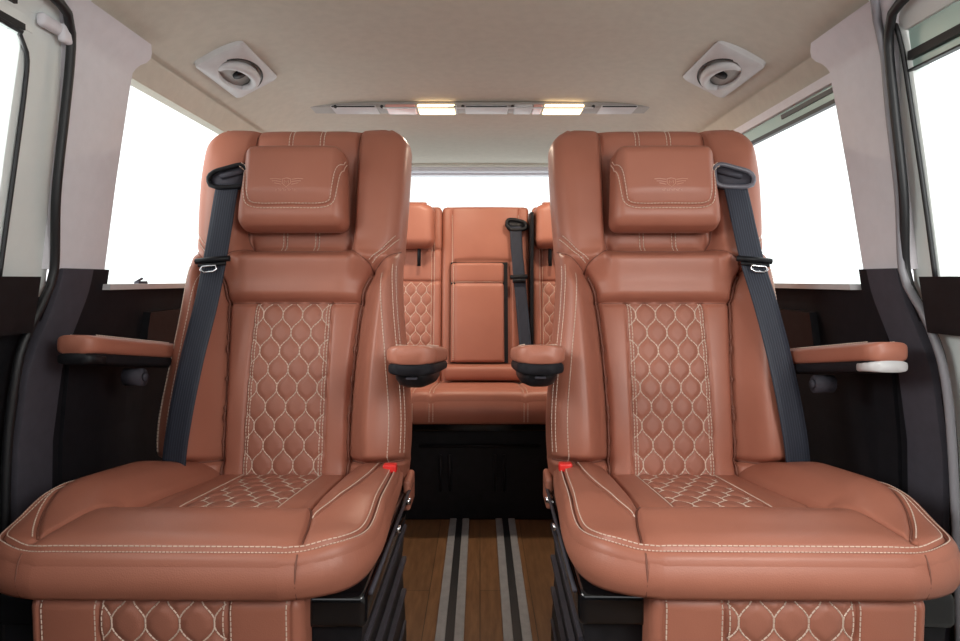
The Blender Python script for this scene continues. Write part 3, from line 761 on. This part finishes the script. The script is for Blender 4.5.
# rear wall / tailgate around the back window
mb = MB(); mb.box(-.86, .86, 3.2, 3.26, 0, CAMZ + .02); mb.box(-.86, -.62, 3.2, 3.26, CAMZ + .02, CAMZ + .60); mb.box(.62, .86, 3.2, 3.26, CAMZ + .02, CAMZ + .60); mb.box(-.62, .62, 3.2, 3.26, CAMZ + .525, CAMZ + .62)
mb.build('wall_back', LIL, smooth=False, kind='structure')
mb = MB(); mb.box(-.74, .74, 3.15, 3.20, CAMZ + .535, CAMZ + .565, .01); mb.build('trim_24', LIL, kind='structure')
mb = MB(); mb.box(-.70, .70, 3.11, 3.16, CAMZ + .556, CAMZ + .585, .01); mb.build('trim_25', HEAD, kind='structure')
mb = MB(); mb.box(-.62, .62, 3.225, 3.229, CAMZ + .02, CAMZ + .525); mb.build('window_5', GLA, smooth=False, kind='structure')

mb = MB(); mb.box(-.86, .86, FR - .06, FR, 0, CAMZ - .02); mb.build('wall_front', TRIM, smooth=False, kind='structure')  # unseen, dashboard-high; added to block low light from the front

# floor rails
for x, lab in ((-.068, 'left of the two aluminium seat rails set in the wooden aisle floor'), (.084, 'right of the two aluminium seat rails set in the wooden aisle floor')):
    r = empty('floor_rail', (x, 1.6, 0), lab, 'rail', 'seat rails in the aisle floor'); off = (x, 1.6, 0)
    for a, b in ((-.032, -.010), (.010, .032)):
        mb = MB(); mb.box(x + a, x + b, .6, 2.35, 0, .006, .0015); mb.build('rail_flange', ALU, r, smooth='auto', offset=off)
    mb = MB(); mb.box(x - .011, x + .011, .6, 2.35, 0, .003); 
    mb.build('rail_slot', SEAL, r, smooth=False, offset=off)

# ------------------------------------------------------------------ ceiling fittings
def fitting(sg, lab):
    nrm = np.array([-sg * .46, 0, -.888]); ax = np.array([sg * .888, 0, -.46]); ay = np.array([0, 1.0, 0])
    O = np.array([sg * .612, 1.625, CAMZ + .531]); r = empty('belt_outlet_fitting', O, lab, 'ceiling fitting', 'recessed fittings in the headliner')
    def p(x, y, h): return O + ax * x + ay * y + nrm * h
    fl = sg > 0
    def rr(hx, hy, rc, n=5, cx=0, cy=0):
        out = []
        for q in range(4):
            a0 = q * math.pi / 2; sx = 1 if q in (0, 3) else -1; sy = 1 if q in (0, 1) else -1
            for k in range(n): a = a0 + k / (n - 1) * math.pi / 2; out.append((cx + sx * (hx - rc) + rc * math.cos(a), cy + sy * (hy - rc) + rc * math.sin(a)))
        return out
    def circ(R, rx=1., ry=1., n=20):
        # as many points as rr gives, so the two loops join up
        return [(R * rx * math.cos(a), R * ry * math.sin(a)) for a in [(q + k / 5 + .1) * math.pi / 2 for q in range(4) for k in range(5)]]
    bowl = [(x, y) for x, y in circ(.045, 1.04, 2.25)]
    mb = MB(); L = [[p(x, y, -.01) for x, y in rr(.063, .132, .012)], [p(x, y, .004) for x, y in rr(.063, .132, .012)], [p(x, y, .009) for x, y in rr(.057, .126, .012)],
                    [p(x, y, .012) for x, y in bowl], [p(x * .94, y * .96, .0095) for x, y in bowl], [p(x * .88, y * .92, .002) for x, y in bowl]]
    mb.loft(L, cap=False)
    fl_ = MB(); fl_.loft([[p(x * .9, y * .94, .0005) for x, y in bowl], [p(x * .9, y * .94, .0035) for x, y in bowl], [p(x * .01, y * .01, .0036) for x, y in bowl]], cap=False); fl_.build('recess_floor', GREY, r, offset=O, flip=not fl)
    pl = mb.build('bezel', PLG, r, offset=O, smooth='auto', flip=not fl)
    # crescent handle
    mb = MB(); arc = [p(.012 - .038 * math.cos(a), .082 * math.sin(a), .008 + .010 * math.sin(t * math.pi)) for t, a in zip(np.linspace(0, 1, 25), np.linspace(math.radians(-112), math.radians(112), 25))]
    mb.tube(arc, [.007 + .0065 * math.sin(t * math.pi) for t in np.linspace(0, 1, 25)], 12); mb.build('crescent_handle', PLG, r, offset=O)
    mb = MB(); arc = [p(.004 - .0515 * math.cos(a), .104 * math.sin(a), .0115) for a in np.linspace(math.radians(-80), math.radians(80), 20)]
    mb.tube(arc, .0022, 6); mb.build('slot_line', SEAL, r, offset=O)
    mb = MB(); mb.tube([p(.004, .004, .002), p(.004, .004, .010)], .017, 14); mb.build('belt_eyelet', BLK, r, offset=O)
fitting(-1, 'recessed grey fitting with crescent handle in the headliner, above the left seat')
fitting(1, 'recessed grey fitting with crescent handle in the headliner, above the right seat')

# light console across the headliner
zc = CAMZ + .5745
con = empty('ceiling_console', (.005, 2.13, zc - .001), 'long slim roof console with two lit reading lamps, across the headliner', 'ceiling console'); off = (.005, 2.07, zc)
def cb(name, x0, x1, y0, y1, z0, z1, mat, bev=.003, parent=None):
    mb = MB(); mb.box(x0, x1, y0, y1, zc + z0, zc + z1, bev); return mb.build(name, mat, parent or con, smooth='auto', offset=off)
def px2x(px, y=2.095): return (px - 480) * y / 640
cb('housing', -.567, .592, 2.015, 2.10, -.012, .006, GREY, .005)
for a, b in ((332, 377), (447, 457), (465, 508), (600, 636)):
    o = cb('air_vent', px2x(a), px2x(b), 2.012, 2.10, -.014, -.006, PLG, .003)
    cb('vent_slot', px2x(a) + .004, px2x(b) - .004, 2.008, 2.014, -.0135, -.010, SEAL, .0, o)
for a, b in ((418, 455), (544, 583)):
    cb('reading_lamp', px2x(a), px2x(b), 2.008, 2.10, -.016, -.004, LAMP, .004)
for a, b in ((386, 416), (533, 542)): cb('tinted_lens', px2x(a), px2x(b), 2.009, 2.10, -.015, -.004, REDL, .004)
cb('clear_lens', px2x(514), px2x(532), 2.009, 2.10, -.015, -.004, PLG, .004)
for a in (337, 383, 463, 512, 592):
    mb = MB(); x = px2x(a); mb.tube([(x, 2.006, zc - .012), (x, 2.016, zc - .012)], .005, 10); mb.build('switch_button', SEAL, con, offset=off)
cb('chrome_edge', px2x(384), px2x(592), 2.004, 2.012, -.0185, -.0150, PLG, .001)

mb = MB(); mb.box(-.728, -.712, 1.045, 1.105, CAMZ + .418, CAMZ + .440, .007); mb.box(-.722, -.708, 1.09, 1.125, CAMZ + .408, CAMZ + .440, .006)
mb.build('blind_catch', LIL, bpy.data.objects['door_1'])
# small catch on the left window sill
mb = MB(); mb.box(-.790, -.778, 1.46, 1.50, CAMZ - .012, CAMZ - .002, .002); mb.tube([(-.784, 1.46, CAMZ - .004), (-.784, 1.485, CAMZ + .004)], .003, 8)
tag(mb.build('window_catch', TRIM2), 'small grey catch on the sill of the left rear window', 'catch')

# ------------------------------------------------------------------ light
wd = bpy.data.worlds.new('World'); C.world = wd; wd.use_nodes = True
bg = wd.node_tree.nodes['Background']; bg.inputs['Color'].default_value = (.97, .985, 1.0, 1); bg.inputs['Strength'].default_value = 1.5
def area(name, loc, rot, sx, sy, power, col=(1, 1, 1)):
    l = bpy.data.lights.new(name, 'AREA'); l.shape = 'RECTANGLE'; l.size = sx; l.size_y = sy; l.energy = power; l.color = col
    o = bpy.data.objects.new(name, l); COL.objects.link(o); o.location = loc; o.rotation_euler = rot; return o
area('daylight_left_door', (-1.75, .15, 1.52), (math.radians(66), 0, math.radians(-68)), 1.2, .9, 36, (1, .96, .93))
area('softbox', (.72, -.08, 1.13), (math.radians(68), 0, math.radians(16)), .45, .45, 9, (1, .96, .92))  # unseen fill lamp, added beside the camera to brighten the right seat
for x in (-.143, .273):
    area('reading_light', (x, 2.11, zc - .022), (0, 0, 0), .055, .05, 2.4, (1, .84, .66))

cam = bpy.data.cameras.new('camera'); cam.lens = 24; cam.sensor_width = 36; cam.shift_y = -.042; cam.clip_start = .02
co = bpy.data.objects.new('camera', cam); COL.objects.link(co); co.location = (0, 0, CAMZ); co.rotation_euler = (math.pi / 2, 0, 0)
C.camera = co
vs = C.view_settings; vs.view_transform = 'Standard'; vs.look = 'None'; vs.gamma = 1; vs.exposure = 0.43; vs.use_curve_mapping = False
C.cycles.max_bounces = 10; C.cycles.diffuse_bounces = 6; C.cycles.transparent_max_bounces = 12
